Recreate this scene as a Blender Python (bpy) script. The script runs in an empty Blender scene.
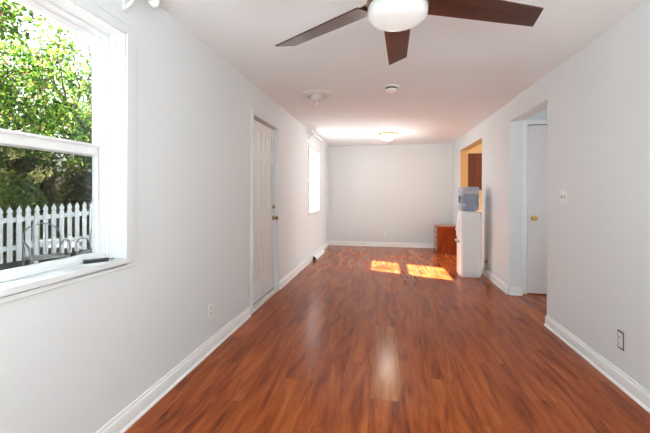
import bpy, bmesh, math, random
from mathutils import Vector, Matrix
random.seed(7)
S = bpy.context.scene
COL = S.collection
PI = math.pi

# ------------------------------------------------------------------ camera
TH, ROLL, EYE, FPX = 0.17410, 0.00267, 1.2754, 345.0
cam_d = bpy.data.cameras.new('camera')
cam = bpy.data.objects.new('camera', cam_d); COL.objects.link(cam)
cam_d.sensor_fit = 'HORIZONTAL'; cam_d.sensor_width = 36.0
cam_d.lens = FPX / 650.0 * 36.0
cam_d.shift_y = -(216.5 - 193.27) / 650.0
cam_d.clip_start = 0.05
Rv = Vector((math.cos(TH), math.sin(TH), 0)); Uv = Vector((0, 0, 1)); Fv = Vector((-math.sin(TH), math.cos(TH), 0))
cr = Rv * math.cos(ROLL) + Uv * math.sin(ROLL); cu = Uv * math.cos(ROLL) - Rv * math.sin(ROLL)
cam.matrix_world = Matrix(((cr.x, cu.x, -Fv.x, 0), (cr.y, cu.y, -Fv.y, 0), (cr.z, cu.z, -Fv.z, EYE), (0, 0, 0, 1)))
S.camera = cam

# ------------------------------------------------------------------ room numbers (metres)
XL, XR, ZC, YB, YR = -1.393, 1.542, 2.44, 8.41, -2.6
TL, TR = 0.20, 0.147
WIN1 = (0.70, 1.655, 0.921, 2.134)
WIN2 = (6.20, 7.15, 0.92, 2.10)
DOORL = (3.47, 4.33, 0.0, 2.11)
HALL = (3.67, 4.70, 0.0, 2.19)
KIT = (5.97, 7.63, 0.0, 2.19)

# ------------------------------------------------------------------ world, sun, lights, exposure
S.view_settings.view_transform = 'Standard'; S.view_settings.look = 'None'
S.view_settings.exposure = 1.03; S.view_settings.gamma = 1.0; S.view_settings.use_curve_mapping = False
W = bpy.data.worlds.new('sky'); S.world = W; W.use_nodes = True
wn = W.node_tree.nodes; wl = W.node_tree.links
bg = wn['Background']
sky = wn.new('ShaderNodeTexSky'); sky.sky_type = 'NISHITA'; sky.sun_disc = False
sky.sun_elevation = math.radians(37); sky.sun_rotation = math.radians(-70)
sky.air_density = 1.0; sky.dust_density = 1.5
hs = wn.new('ShaderNodeHueSaturation'); hs.inputs['Saturation'].default_value = 0.75
wl.new(sky.outputs[0], hs.inputs['Color']); wl.new(hs.outputs[0], bg.inputs[0]); bg.inputs[1].default_value = 0.15
sun_d = bpy.data.lights.new('sun', 'SUN'); sun_d.energy = 38.0; sun_d.angle = math.radians(0.53); sun_d.color = (1, 0.97, 0.91)
sun = bpy.data.objects.new('sun', sun_d); COL.objects.link(sun)
sun.rotation_euler = Vector((1, -0.37, -0.81)).to_track_quat('-Z', 'Y').to_euler(); sun.location = (-8, 8, 9)

def area(name, loc, direction, sx, sy, power, color=(1, 1, 1)):
    d = bpy.data.lights.new(name, 'AREA'); d.shape = 'RECTANGLE'; d.size = sx; d.size_y = sy; d.energy = power; d.color = color
    o = bpy.data.objects.new(name, d); COL.objects.link(o); o.location = loc
    o.rotation_euler = Vector(direction).to_track_quat('-Z', 'Y').to_euler()
    return o
# added upward fill behind the camera, bounced off the ceiling
area('end_uplight_fill', (0.07, YR + 0.55, 0.75), (0, 0.12, 1.0), 2.3, 1.0, 136, (0.86, 0.955, 0.97))
# skylight through the far window, from just outside its glass
area('far_window_daylight', (XL - TL - 0.12, 6.675, 1.55), (1, 0, -0.05), 0.85, 1.05, 13, (0.93, 0.98, 1.0))
# unseen area lights added to brighten the kitchen and hall, off to the right
area('kitchen_fill', (4.1, 7.0, 1.5), (-1, 0, -0.1), 1.4, 1.1, 62, (0.90, 0.97, 0.99))
area('hall_fill', (3.4, 3.9, 1.4), (-1, 0, 0), 0.8, 1.4, 7, (0.9, 0.96, 1.0))

# ------------------------------------------------------------------ materials
def mat(name, color, rough=0.5, metal=0.0, spec=0.5, emit=None, es=0.0, bump=None, vary=None, trans=0.0, alpha=1.0, sub=0.0):
    m = bpy.data.materials.new(name); m.use_nodes = True
    nt = m.node_tree; b = nt.nodes['Principled BSDF']
    b.inputs['Base Color'].default_value = (*color, 1); b.inputs['Roughness'].default_value = rough
    b.inputs['Metallic'].default_value = metal; b.inputs['Specular IOR Level'].default_value = spec
    b.inputs['Transmission Weight'].default_value = trans; b.inputs['Alpha'].default_value = alpha
    if emit: b.inputs['Emission Color'].default_value = (*emit, 1); b.inputs['Emission Strength'].default_value = es
    tc = nt.nodes.new('ShaderNodeTexCoord')
    n = nt.nodes.new('ShaderNodeTexNoise'); n.inputs['Scale'].default_value = (bump or vary or (20, 0))[0]; n.inputs['Detail'].default_value = 4
    nt.links.new(tc.outputs['Object'], n.inputs['Vector'])
    if bump:
        bp = nt.nodes.new('ShaderNodeBump'); bp.inputs['Strength'].default_value = bump[1]; bp.inputs['Distance'].default_value = 0.01
        nt.links.new(n.outputs['Fac'], bp.inputs['Height']); nt.links.new(bp.outputs[0], b.inputs['Normal'])
    v = (vary or (0, 0.02))[1]
    rp = nt.nodes.new('ShaderNodeValToRGB')
    rp.color_ramp.elements[0].position = 0.3; rp.color_ramp.elements[1].position = 0.7
    rp.color_ramp.elements[0].color = (*[c * (1 - v) for c in color], 1); rp.color_ramp.elements[1].color = (*[min(1, c * (1 + v)) for c in color], 1)
    nt.links.new(n.outputs['Fac'], rp.inputs[0]); nt.links.new(rp.outputs[0], b.inputs['Base Color'])
    return m

def wood_mat(name, c1, c2, axis=2, scale=1.0, rough=0.35):
    m = bpy.data.materials.new(name); m.use_nodes = True
    nt = m.node_tree; N = nt.nodes; L = nt.links; b = N['Principled BSDF']
    tc = N.new('ShaderNodeTexCoord'); mp = N.new('ShaderNodeMapping')
    s = [22 * scale] * 3; s[axis] = 1.6 * scale; mp.inputs['Scale'].default_value = s
    n = N.new('ShaderNodeTexNoise'); n.inputs['Scale'].default_value = 1.0; n.inputs['Detail'].default_value = 6; n.inputs['Distortion'].default_value = 0.7
    rp = N.new('ShaderNodeValToRGB'); e = rp.color_ramp.elements
    e[0].position = 0.32; e[0].color = (*c1, 1); e[1].position = 0.72; e[1].color = (*c2, 1)
    L.new(tc.outputs['Object'], mp.inputs[0]); L.new(mp.outputs[0], n.inputs['Vector']); L.new(n.outputs['Fac'], rp.inputs[0]); L.new(rp.outputs[0], b.inputs['Base Color'])
    b.inputs['Roughness'].default_value = rough
    return m

def glass_mat(name, tint, gloss_rough=0.02, ior=1.45, extra=0.0, opaque=None, op=0.0):
    m = bpy.data.materials.new(name); m.use_nodes = True
    nt = m.node_tree; N = nt.nodes; L = nt.links
    N.remove(N['Principled BSDF']); out = N['Material Output']
    t = N.new('ShaderNodeBsdfTransparent'); t.inputs[0].default_value = (*tint, 1)
    g = N.new('ShaderNodeBsdfGlossy'); g.inputs['Roughness'].default_value = gloss_rough; g.inputs['Color'].default_value = (1, 1, 1, 1)
    fr = N.new('ShaderNodeFresnel'); gn = N.new('ShaderNodeNewGeometry')      # the same reflectance on both faces of a thin sheet
    io = N.new('ShaderNodeMapRange'); io.inputs['To Min'].default_value = ior; io.inputs['To Max'].default_value = 1 / ior
    L.new(gn.outputs['Backfacing'], io.inputs['Value']); L.new(io.outputs[0], fr.inputs['IOR'])
    mx = N.new('ShaderNodeMixShader'); L.new(fr.outputs[0], mx.inputs[0]); L.new(t.outputs[0], mx.inputs[1]); L.new(g.outputs[0], mx.inputs[2])
    last = mx
    if opaque:
        d = N.new('ShaderNodeBsdfDiffuse'); d.inputs[0].default_value = (*opaque, 1)
        m2 = N.new('ShaderNodeMixShader'); m2.inputs[0].default_value = op
        L.new(mx.outputs[0], m2.inputs[1]); L.new(d.outputs[0], m2.inputs[2]); last = m2
    L.new(last.outputs[0], out.inputs[0])
    return m

def leaf_mat(name, ramp, trans=0.45):
    m = bpy.data.materials.new(name); m.use_nodes = True
    nt = m.node_tree; N = nt.nodes; L = nt.links
    N.remove(N['Principled BSDF']); out = N['Material Output']
    geo = N.new('ShaderNodeNewGeometry')
    rp = N.new('ShaderNodeValToRGB'); cr_ = rp.color_ramp
    while len(cr_.elements) < len(ramp): cr_.elements.new(0.5)
    for i, (p, c) in enumerate(ramp): cr_.elements[i].position = p; cr_.elements[i].color = (*c, 1)
    L.new(geo.outputs['Random Per Island'], rp.inputs[0])
    d = N.new('ShaderNodeBsdfDiffuse'); t = N.new('ShaderNodeBsdfTranslucent')
    L.new(rp.outputs[0], d.inputs[0]); L.new(rp.outputs[0], t.inputs[0])
    mx = N.new('ShaderNodeMixShader'); mx.inputs[0].default_value = trans
    L.new(d.outputs[0], mx.inputs[1]); L.new(t.outputs[0], mx.inputs[2]); L.new(mx.outputs[0], out.inputs[0])
    return m

def floor_mat():
    m = bpy.data.materials.new('cherry_laminate'); m.use_nodes = True
    nt = m.node_tree; N = nt.nodes; L = nt.links; b = N['Principled BSDF']
    def math_(op, a, bb=None, c=None):
        n = N.new('ShaderNodeMath'); n.operation = op
        for i, v in enumerate((a, bb, c)):
            if v is None: continue
            if isinstance(v, (int, float)): n.inputs[i].default_value = v
            else: L.new(v, n.inputs[i])
        return n.outputs[0]
    tc = N.new('ShaderNodeTexCoord'); sp = N.new('ShaderNodeSeparateXYZ'); L.new(tc.outputs['Object'], sp.inputs[0])
    x, y = sp.outputs[0], sp.outputs[1]
    PW, PL = 0.195, 1.2
    xs = math_('DIVIDE', math_('ADD', x, 0.092), PW); ix = math_('FLOOR', xs); fx = math_('SUBTRACT', xs, ix)
    off = math_('FRACT', math_('MULTIPLY', ix, 0.3717))
    ys = math_('ADD', math_('DIVIDE', math_('ADD', y, 0.24), PL), off); iy = math_('FLOOR', ys); fy = math_('SUBTRACT', ys, iy)
    cv = N.new('ShaderNodeCombineXYZ'); L.new(ix, cv.inputs[0]); L.new(iy, cv.inputs[1])
    wn_ = N.new('ShaderNodeTexWhiteNoise'); wn_.noise_dimensions = '2D'; L.new(cv.outputs[0], wn_.inputs['Vector'])
    rnd = wn_.outputs['Value']
    # grain
    gv = N.new('ShaderNodeCombineXYZ')
    L.new(math_('MULTIPLY', x, 15.0), gv.inputs[0]); L.new(math_('MULTIPLY', y, 1.5), gv.inputs[1]); L.new(math_('MULTIPLY', rnd, 40.0), gv.inputs[2])
    n1 = N.new('ShaderNodeTexNoise'); n1.inputs['Scale'].default_value = 1.0; n1.inputs['Detail'].default_value = 7; n1.inputs['Roughness'].default_value = 0.62; n1.inputs['Distortion'].default_value = 0.9
    L.new(gv.outputs[0], n1.inputs['Vector'])
    gv2 = N.new('ShaderNodeCombineXYZ')
    L.new(math_('MULTIPLY', x, 90.0), gv2.inputs[0]); L.new(math_('MULTIPLY', y, 3.0), gv2.inputs[1]); L.new(math_('MULTIPLY', rnd, 17.0), gv2.inputs[2])
    n2 = N.new('ShaderNodeTexNoise'); n2.inputs['Scale'].default_value = 1.0; n2.inputs['Detail'].default_value = 3; L.new(gv2.outputs[0], n2.inputs['Vector'])
    g = math_('ADD', math_('MULTIPLY', n1.outputs['Fac'], 0.88), math_('MULTIPLY', n2.outputs['Fac'], 0.18))
    g = math_('ADD', g, math_('MULTIPLY', math_('SUBTRACT', rnd, 0.5), 0.07))
    rp = N.new('ShaderNodeValToRGB'); e = rp.color_ramp.elements
    e[0].position = 0.33; e[0].color = (0.10, 0.017, 0.005, 1); e[1].position = 0.76; e[1].color = (0.49, 0.130, 0.031, 1)
    q = e.new(0.45); q.color = (0.235, 0.047, 0.012, 1); q = e.new(0.56); q.color = (0.33, 0.073, 0.018, 1)
    L.new(g, rp.inputs[0])
    # glow of the lamp's reflection painted into one board's colour
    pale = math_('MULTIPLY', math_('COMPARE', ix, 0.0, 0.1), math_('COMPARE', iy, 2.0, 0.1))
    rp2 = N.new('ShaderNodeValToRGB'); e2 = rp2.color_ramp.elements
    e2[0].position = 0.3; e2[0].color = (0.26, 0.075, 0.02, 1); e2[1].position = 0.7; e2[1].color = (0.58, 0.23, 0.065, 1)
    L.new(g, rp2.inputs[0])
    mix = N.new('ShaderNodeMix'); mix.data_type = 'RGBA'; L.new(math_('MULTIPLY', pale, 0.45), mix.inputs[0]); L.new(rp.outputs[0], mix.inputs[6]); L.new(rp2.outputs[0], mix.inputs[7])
    # joints
    ex = math_('MULTIPLY', math_('MINIMUM', fx, math_('SUBTRACT', 1.0, fx)), PW)
    ey = math_('MULTIPLY', math_('MINIMUM', fy, math_('SUBTRACT', 1.0, fy)), PL)
    joint = math_('LESS_THAN', math_('MINIMUM', ex, ey), 0.0012)
    mj = N.new('ShaderNodeMix'); mj.data_type = 'RGBA'; L.new(math_('MULTIPLY', joint, 0.55), mj.inputs[0]); L.new(mix.outputs[2], mj.inputs[6]); mj.inputs[7].default_value = (0.03, 0.008, 0.004, 1)
    L.new(mj.outputs[2], b.inputs['Base Color'])
    L.new(math_('ADD', math_('MULTIPLY', n1.outputs['Fac'], 0.02), 0.18), b.inputs['Roughness'])
    b.inputs['Specular IOR Level'].default_value = 0.28; b.inputs['Specular Tint'].default_value = (1.0, 0.70, 0.45, 1); b.inputs['IOR'].default_value = 1.38
    return m

M = {}
M['wall'] = mat('white_wall_paint', (0.735, 0.760, 0.765), 0.6, bump=(260, 0.05))
M['ceil'] = mat('ceiling_paint', (0.85, 0.89, 0.895), 0.8, bump=(180, 0.08))
M['trim'] = mat('white_trim_gloss', (0.84, 0.84, 0.83), 0.3)
M['door'] = mat('white_door_paint', (0.72, 0.715, 0.70), 0.4)
M['hall_door'] = mat('hall_door_paint', (0.74, 0.72, 0.71), 0.45)
M['vinyl'] = mat('white_vinyl', (0.82, 0.82, 0.82), 0.35)
M['plastic'] = mat('white_plastic', (0.82, 0.82, 0.81), 0.3)
M['ivory'] = mat('ivory_plastic', (0.74, 0.72, 0.68), 0.35)
M['dark'] = mat('dark_gap', (0.03, 0.03, 0.03), 0.6)
M['brass'] = mat('brass', (0.78, 0.52, 0.18), 0.25, 1.0)
M['bronze'] = mat('antique_brass', (0.28, 0.19, 0.10), 0.35, 1.0)
M['dull_brass'] = mat('dull_brass', (0.42, 0.34, 0.22), 0.35, 1.0)
M['silver'] = mat('silver_metal', (0.6, 0.6, 0.6), 0.3, 1.0)
M['black'] = mat('black_plastic', (0.02, 0.02, 0.022), 0.4)
M['tray'] = mat('grey_tray', (0.36, 0.36, 0.35), 0.35)
M['gray'] = mat('gray_plastic', (0.2, 0.2, 0.21), 0.4)
M['blade'] = wood_mat('dark_walnut_blade', (0.035, 0.012, 0.009), (0.085, 0.030, 0.020), axis=0, scale=1.2, rough=0.3)
M['globe'] = mat('opal_glass', (0.60, 0.60, 0.59), 0.25, emit=(1, 0.98, 0.94), es=0.0)
M['bowl'] = mat('lit_frosted_glass', (0.9, 0.88, 0.8), 0.4, emit=(1.0, 0.86, 0.62), es=2.5)
M['glass'] = glass_mat('window_glass', (0.97, 0.98, 0.98), ior=1.3)
M['screen'] = glass_mat('insect_screen_mesh', (0.58, 0.59, 0.59), 0.5, 1.01)
M['cherry'] = wood_mat('cherry_dresser_wood', (0.17, 0.022, 0.003), (0.36, 0.065, 0.008), axis=2, rough=0.5)
M['cherry'].node_tree.nodes['Principled BSDF'].inputs['Specular IOR Level'].default_value = 0.2
M['cherry_top_sheen'] = wood_mat('cherry_dresser_top_sheen', (0.30, 0.12, 0.07), (0.50, 0.24, 0.15), axis=0, rough=0.3)  # lighter top wood, also a pinkish reflection painted on the drawer fronts
M['cabinet'] = wood_mat('red_brown_cabinet_wood', (0.055, 0.009, 0.002), (0.115, 0.020, 0.005), axis=2, rough=0.35)
M['tan'] = mat('golden_tan_paint', (0.50, 0.29, 0.11), 0.5)
M['counter'] = mat('beige_counter', (0.5, 0.42, 0.32), 0.3, vary=(90, 0.2))
M['cooler'] = mat('white_cooler_plastic', (0.85, 0.85, 0.84), 0.22)
M['jug'] = glass_mat('blue_jug_plastic', (0.80, 0.88, 0.97), 0.08, 1.6, opaque=(0.62, 0.72, 0.90), op=0.38)
M['water'] = glass_mat('jug_water', (0.42, 0.50, 0.66), 0.02, 1.15)
M['picket'] = mat('white_picket_paint', (0.80, 0.83, 0.86), 0.6)
M['iron'] = mat('weathered_iron', (0.30, 0.31, 0.31), 0.5, 0.2)
M['gravel'] = mat('grey_gravel', (0.14, 0.14, 0.145), 0.9, bump=(60, 0.6), vary=(45, 0.5))
M['bark'] = mat('tree_bark', (0.10, 0.065, 0.045), 0.9, bump=(30, 0.6), vary=(12, 0.3))
M['leaf'] = leaf_mat('sunlit_leaves', [(0.0, (0.012, 0.04, 0.012)), (0.3, (0.045, 0.12, 0.016)), (0.65, (0.15, 0.27, 0.03)), (0.90, (0.28, 0.35, 0.07)), (0.97, (0.18, 0.06, 0.045))], 0.6)
M['hedge'] = leaf_mat('olive_hedge_leaves', [(0.0, (0.03, 0.035, 0.01)), (0.5, (0.06, 0.07, 0.018)), (0.85, (0.11, 0.095, 0.035)), (1.0, (0.15, 0.11, 0.045))], 0.2)
M['stemleaf'] = leaf_mat('shrub_leaves', [(0.0, (0.08, 0.13, 0.03)), (1.0, (0.2, 0.28, 0.06))], 0.35)
M['bloom'] = leaf_mat('cream_blossom', [(0.0, (0.55, 0.52, 0.16)), (1.0, (0.8, 0.75, 0.36))], 0.4)
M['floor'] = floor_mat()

# ------------------------------------------------------------------ mesh helpers
class MB:
    def __init__(s): s.v = []; s.f = []
    def add(s, vs, fs):
        o = len(s.v); s.v += [tuple(p) for p in vs]; s.f += [tuple(i + o for i in f) for f in fs]; return s
    def box(s, x0, x1, y0, y1, z0, z1):
        return s.add([(x0, y0, z0), (x1, y0, z0), (x1, y1, z0), (x0, y1, z0), (x0, y0, z1), (x1, y0, z1), (x1, y1, z1), (x0, y1, z1)],
                     [(0, 3, 2, 1), (4, 5, 6, 7), (0, 1, 5, 4), (1, 2, 6, 5), (2, 3, 7, 6), (3, 0, 4, 7)])
    def ring_yz(s, x0, x1, y0, y1, z0, z1, wl_, wr, wb, wt):
        s.box(x0, x1, y0, y0 + wl_, z0, z1); s.box(x0, x1, y1 - wr, y1, z0, z1)
        s.box(x0, x1, y0 + wl_, y1 - wr, z0, z0 + wb); s.box(x0, x1, y0 + wl_, y1 - wr, z1 - wt, z1); return s
    def prism(s, prof, axis, a, b):           # closed 2-D profile swept along an axis; profile in the two other axes in xyz order
        def P(p, t):
            if axis == 'x': return (t, p[0], p[1])
            if axis == 'y': return (p[0], t, p[1])
            return (p[0], p[1], t)
        n = len(prof); vs = [P(p, a) for p in prof] + [P(p, b) for p in prof]
        fs = [tuple(range(n)), tuple(range(2 * n - 1, n - 1, -1))] + [(i, i + n, (i + 1) % n + n, (i + 1) % n) for i in range(n)]
        return s.add(vs, fs)
    def lathe(s, prof, c=(0, 0, 0), axis='z', n=40):
        vs = []; fs = []; k = len(prof)
        for i in range(n):
            a = 2 * PI * i / n
            for r, h in prof:
                u, w = r * math.cos(a), r * math.sin(a)
                p = (u, w, h) if axis == 'z' else ((h, u, w) if axis == 'x' else (u, h, w))
                vs.append((p[0] + c[0], p[1] + c[1], p[2] + c[2]))
        for i in range(n):
            j = (i + 1) % n
            for m_ in range(k - 1): fs.append((i * k + m_, j * k + m_, j * k + m_ + 1, i * k + m_ + 1))
        return s.add(vs, fs)
    def tube(s, pts, r, n=10, closed=False):
        pts = [Vector(p) for p in pts]; k = len(pts); rs = r if isinstance(r, (list, tuple)) else [r] * k
        vs = []; fs = []; ref = None
        for i, p in enumerate(pts):
            t = (pts[min(i + 1, k - 1)] - pts[max(i - 1, 0)]).normalized()
            if ref is None: ref = Vector((0, 0, 1)) if abs(t.z) < 0.9 else Vector((1, 0, 0))
            a = (ref - t * ref.dot(t)).normalized(); ref = a; b = t.cross(a)
            for j in range(n):
                q = 2 * PI * j / n; d = p + (a * math.cos(q) + b * math.sin(q)) * rs[i]; vs.append(d)
        for i in range(k - 1):
            for j in range(n): fs.append((i * n + j, i * n + (j + 1) % n, (i + 1) * n + (j + 1) % n, (i + 1) * n + j))
        fs.append(tuple(range(n - 1, -1, -1))); fs.append(tuple((k - 1) * n + j for j in range(n)))
        return s.add(vs, fs)
    def sphere(s, c, r, nu=20, nv=12, sc=(1, 1, 1)):
        pr = []
        for i in range(nv + 1):
            a = -PI / 2 + PI * i / nv; pr.append((max(1e-4, math.cos(a) * r), math.sin(a) * r))
        o = len(s.v); s.lathe(pr, (0, 0, 0), 'z', nu)
        for i in range(o, len(s.v)):
            p = s.v[i]; s.v[i] = (p[0] * sc[0] + c[0], p[1] * sc[1] + c[1], p[2] * sc[2] + c[2])
        return s
    def build(s, name, m, parent=None, bevel=0.0, smooth=None, loc=None, seg=2):
        me = bpy.data.meshes.new(name); me.from_pydata(s.v, [], s.f); me.validate()
        bm = bmesh.new(); bm.from_mesh(me); bmesh.ops.remove_doubles(bm, verts=bm.verts, dist=1e-6); bmesh.ops.recalc_face_normals(bm, faces=bm.faces); bm.to_mesh(me); bm.free()
        me.materials.append(m)
        o = bpy.data.objects.new(name, me); COL.objects.link(o)
        if parent: o.parent = parent
        if loc: o.location = loc
        if bevel:
            b = o.modifiers.new('bevel', 'BEVEL'); b.width = bevel; b.segments = seg; b.limit_method = 'ANGLE'; b.angle_limit = math.radians(40)
        if smooth or bevel:
            me.shade_smooth()
            try: me.set_sharp_from_angle(angle=math.radians(smooth or 35))
            except Exception: pass
        return o

def tag(o, label, cat, group=None):
    o['label'] = label; o['category'] = cat
    if group: o['group'] = group
    return o
def thing(name, label, cat, loc=(0, 0, 0), rotz=0.0, group=None):
    o = bpy.data.objects.new(name, None); o.empty_display_size = 0.1; COL.objects.link(o)
    o.location = loc; o.rotation_euler = (0, 0, rotz); return tag(o, label, cat, group)
def struct(o, label=None, cat=None):
    o['kind'] = 'structure'
    if label: o['label'] = label
    if cat: o['category'] = cat
    return o
def sempty(name, loc, label, cat):
    o = bpy.data.objects.new(name, None); o.empty_display_size = 0.1; COL.objects.link(o); o.location = loc
    return struct(o, label, cat)
def dup(root, loc, label, rotz=None):
    r = root.copy(); COL.objects.link(r); r.location = loc; r['label'] = label
    if rotz is not None: r.rotation_euler = (0, 0, rotz)
    for ch in list(root.children):
        c = ch.copy(); COL.objects.link(c); c.parent = r
        for g in ch.children:
            d = g.copy(); COL.objects.link(d); d.parent = c
    return r

def wall_x(name, x0, x1, y0, y1, z0, z1, holes, m):
    """wall slab between x0 and x1 with rectangular holes (y0,y1,z0,z1)"""
    ys = sorted({y0, y1, *[h[0] for h in holes], *[h[1] for h in holes]}); zs = sorted({z0, z1, *[h[2] for h in holes], *[h[3] for h in holes]})
    solid = lambda i, j: 0 <= i < len(ys) - 1 and 0 <= j < len(zs) - 1 and not any(h[0] <= (ys[i] + ys[i + 1]) / 2 <= h[1] and h[2] <= (zs[j] + zs[j + 1]) / 2 <= h[3] for h in holes)
    b = MB()
    for i in range(len(ys) - 1):
        for j in range(len(zs) - 1):
            if not solid(i, j): continue
            a, c, d, e = ys[i], ys[i + 1], zs[j], zs[j + 1]
            for x in (x0, x1): b.add([(x, a, d), (x, c, d), (x, c, e), (x, a, e)], [(0, 1, 2, 3)])
            if not solid(i - 1, j): b.add([(x0, a, d), (x1, a, d), (x1, a, e), (x0, a, e)], [(0, 1, 2, 3)])
            if not solid(i + 1, j): b.add([(x0, c, d), (x1, c, d), (x1, c, e), (x0, c, e)], [(0, 1, 2, 3)])
            if not solid(i, j - 1): b.add([(x0, a, d), (x1, a, d), (x1, c, d), (x0, c, d)], [(0, 1, 2, 3)])
            if not solid(i, j + 1): b.add([(x0, a, e), (x1, a, e), (x1, c, e), (x0, c, e)], [(0, 1, 2, 3)])
    return struct(b.build(name, m))

# ------------------------------------------------------------------ room shell
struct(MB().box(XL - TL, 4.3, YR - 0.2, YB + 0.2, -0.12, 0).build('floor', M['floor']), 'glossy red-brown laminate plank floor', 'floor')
struct(MB().box(XL - TL, 4.3, YR - 0.2, YB + 0.2, ZC, ZC + 0.15).build('ceiling', M['ceil']), 'flat white ceiling', 'ceiling')
wall_x('wall_left', XL - TL, XL, YR, YB, 0, ZC, [WIN1, WIN2, DOORL], M['wall'])
wall_x('wall_right', XR, XR + TR, YR, YB, 0, ZC, [HALL, KIT], M['wall'])
struct(MB().box(XL - TL, XR + TR, YB, YB + 0.15, 0, ZC).build('wall_back', M['wall']))
eb = MB()      # end wall behind the camera, with a wide opening added to let daylight in
eb.box(XL - TL, -1.15, YR - 0.15, YR, 0, ZC); eb.box(1.25, XR + TR, YR - 0.15, YR, 0, ZC); eb.box(-1.15, 1.25, YR - 0.15, YR, 0, 0.45); eb.box(-1.15, 1.25, YR - 0.15, YR, 2.25, ZC)
struct(eb.build('wall_front', M['wall']))
# kitchen and hall behind the right wall
XK = XR + TR
struct(MB().box(XK, 4.2, 7.0 + 1.14, 8.3, 0, ZC).build('wall_kitchen_back', M['tan']))
struct(MB().box(4.2, 4.3, 3.0, 8.3, 0, ZC).build('wall_kitchen_right', M['tan']))
struct(MB().box(XK, 4.2, 5.5, 5.6, 0, ZC).build('wall_kitchen_front', M['tan']))
hb = MB(); hb.box(XK, 1.775, 4.79, 4.89, 0, ZC); hb.box(2.545, 4.2, 4.79, 4.89, 0, ZC); hb.box(1.775, 2.545, 4.79, 4.89, 2.155, ZC)
struct(hb.build('wall_hall_back', M['wall']))
struct(MB().box(XK, 4.2, 3.0, 3.1, 0, ZC).build('wall_hall_front', M['wall']))
# tan lining of the kitchen opening
tb = MB(); e_ = 0.004
tb.box(XR + 0.001, XK + e_, KIT[1] - 0.012, KIT[1] - 0.0005, 0, KIT[3] - 0.0005); tb.box(XR + 0.001, XK + e_, KIT[0] + 0.0005, KIT[1] - 0.012, KIT[3] - 0.012, KIT[3] - 0.0005)
tb.box(XR + 0.001, XK + e_, KIT[0] + 0.0005, KIT[0] + 0.012, 0, KIT[3] - 0.012)
struct(tb.build('trim_1', M['tan']), 'golden tan lining of the kitchen opening', 'trim')

# baseboards: board, bevelled cap and quarter-round shoe
def base_prof(s):      # (distance from wall, z)
    p = [(0, 0.0), (0.026, 0.0), (0.0255, 0.007), (0.022, 0.013), (0.015, 0.017), (0.0145, 0.075), (0.012, 0.083), (0.008, 0.088), (0.006, 0.102), (0, 0.104)]
    return [(s[0] + s[1] * a, z) for a, z in p]
def base_y(name, runs, s):
    b = MB()
    for a, c in runs: b.prism(base_prof(s), 'y', a, c)
    return struct(b.build(name, M['trim'], smooth=30), 'white painted baseboard', 'baseboard')
base_y('baseboard_left', [(YR, DOORL[0] - 0.085), (DOORL[1] + 0.06, YB)], (XL, 1))
base_y('baseboard_right', [(YR, HALL[0]), (HALL[1], KIT[0]), (KIT[1], YB)], (XR, -1))
b = MB(); pr = [(YB - a, z) for a, z in [(0, 0.0), (0.026, 0.0), (0.0255, 0.007), (0.022, 0.013), (0.015, 0.017), (0.0145, 0.075), (0.012, 0.083), (0.008, 0.088), (0.006, 0.102), (0, 0.104)]]
struct(b.prism(pr, 'x', XL + 0.026, XR - 0.026).build('baseboard_back', M['trim'], smooth=30), 'white painted baseboard', 'baseboard')
b = MB()
for y0, s in ((HALL[1], -1), (HALL[0], 1)):
    p2 = [(y0 + s * a, z) for a, z in [(0, 0.0), (0.026, 0.0), (0.022, 0.013), (0.015, 0.017), (0.0145, 0.075), (0.008, 0.088), (0, 0.104)]]
    b.prism(p2, 'x', XR - 0.0, XK)
struct(b.build('baseboard_hall', M['trim'], smooth=30), 'white painted baseboard', 'baseboard')

# ------------------------------------------------------------------ windows
def make_window(n, W_, label):
    y0, y1, z0, z1 = W_; zm = z0 + (z1 - z0) * 0.475
    r = sempty('window_%d' % n, (XL, (y0 + y1) / 2, z0), label, 'window')
    L0 = (-XL, -(y0 + y1) / 2, -z0)
    def bl(b, name, m, par, bevel=0.0):
        b.v = [(p[0] + L0[0], p[1] + L0[1], p[2] + L0[2]) for p in b.v]
        return b.build(name, m, par, bevel=bevel)
    g = 0.0008
    bl(MB().ring_yz(XL - 0.185, XL - 0.10, y0 + g, y1 - g, z0 + g, z1 - g, 0.014, 0.014, 0.010, 0.014).ring_yz(XL - 0.105, XL - 0.098, y0 + g, y1 - g, z0 + g, z1 - g, 0.008, 0.008, 0.006, 0.008), 'window_frame', M['vinyl'], r, 0.003)
    lo = bl(MB().ring_yz(XL - 0.138, XL - 0.107, y0 + 0.015, y1 - 0.015, z0 + 0.011, zm + 0.028, 0.050, 0.050, 0.028, 0.055).box(XL - 0.107, XL - 0.095, y0 + 0.06, y1 - 0.06, zm + 0.016, zm + 0.030), 'lower_sash', M['vinyl'], r, 0.004)
    bl(MB().box(XL - 0.125, XL - 0.121, y0 + 0.06, y1 - 0.06, z0 + 0.034, zm - 0.022), 'window_pane', M['glass'], lo)
    up = bl(MB().ring_yz(XL - 0.172, XL - 0.141, y0 + 0.015, y1 - 0.015, zm - 0.025, z1 - 0.015, 0.024, 0.024, 0.045, 0.028), 'upper_sash', M['vinyl'], r, 0.004)
    bl(MB().box(XL - 0.158, XL - 0.154, y0 + 0.034, y1 - 0.034, zm + 0.015, z1 - 0.038), 'window_pane', M['glass'], up)
    if n == 1: bl(MB().box(XL - 0.1825, XL - 0.1815, y0 + 0.016, y1 - 0.016, z0 + 0.012, zm), 'insect_screen', M['screen'], r)
    return r
make_window(1, WIN1, 'white vinyl double-hung window nearest the camera, looking out on a picket fence')
make_window(2, WIN2, 'white vinyl double-hung window near the far corner of the left wall')
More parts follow.
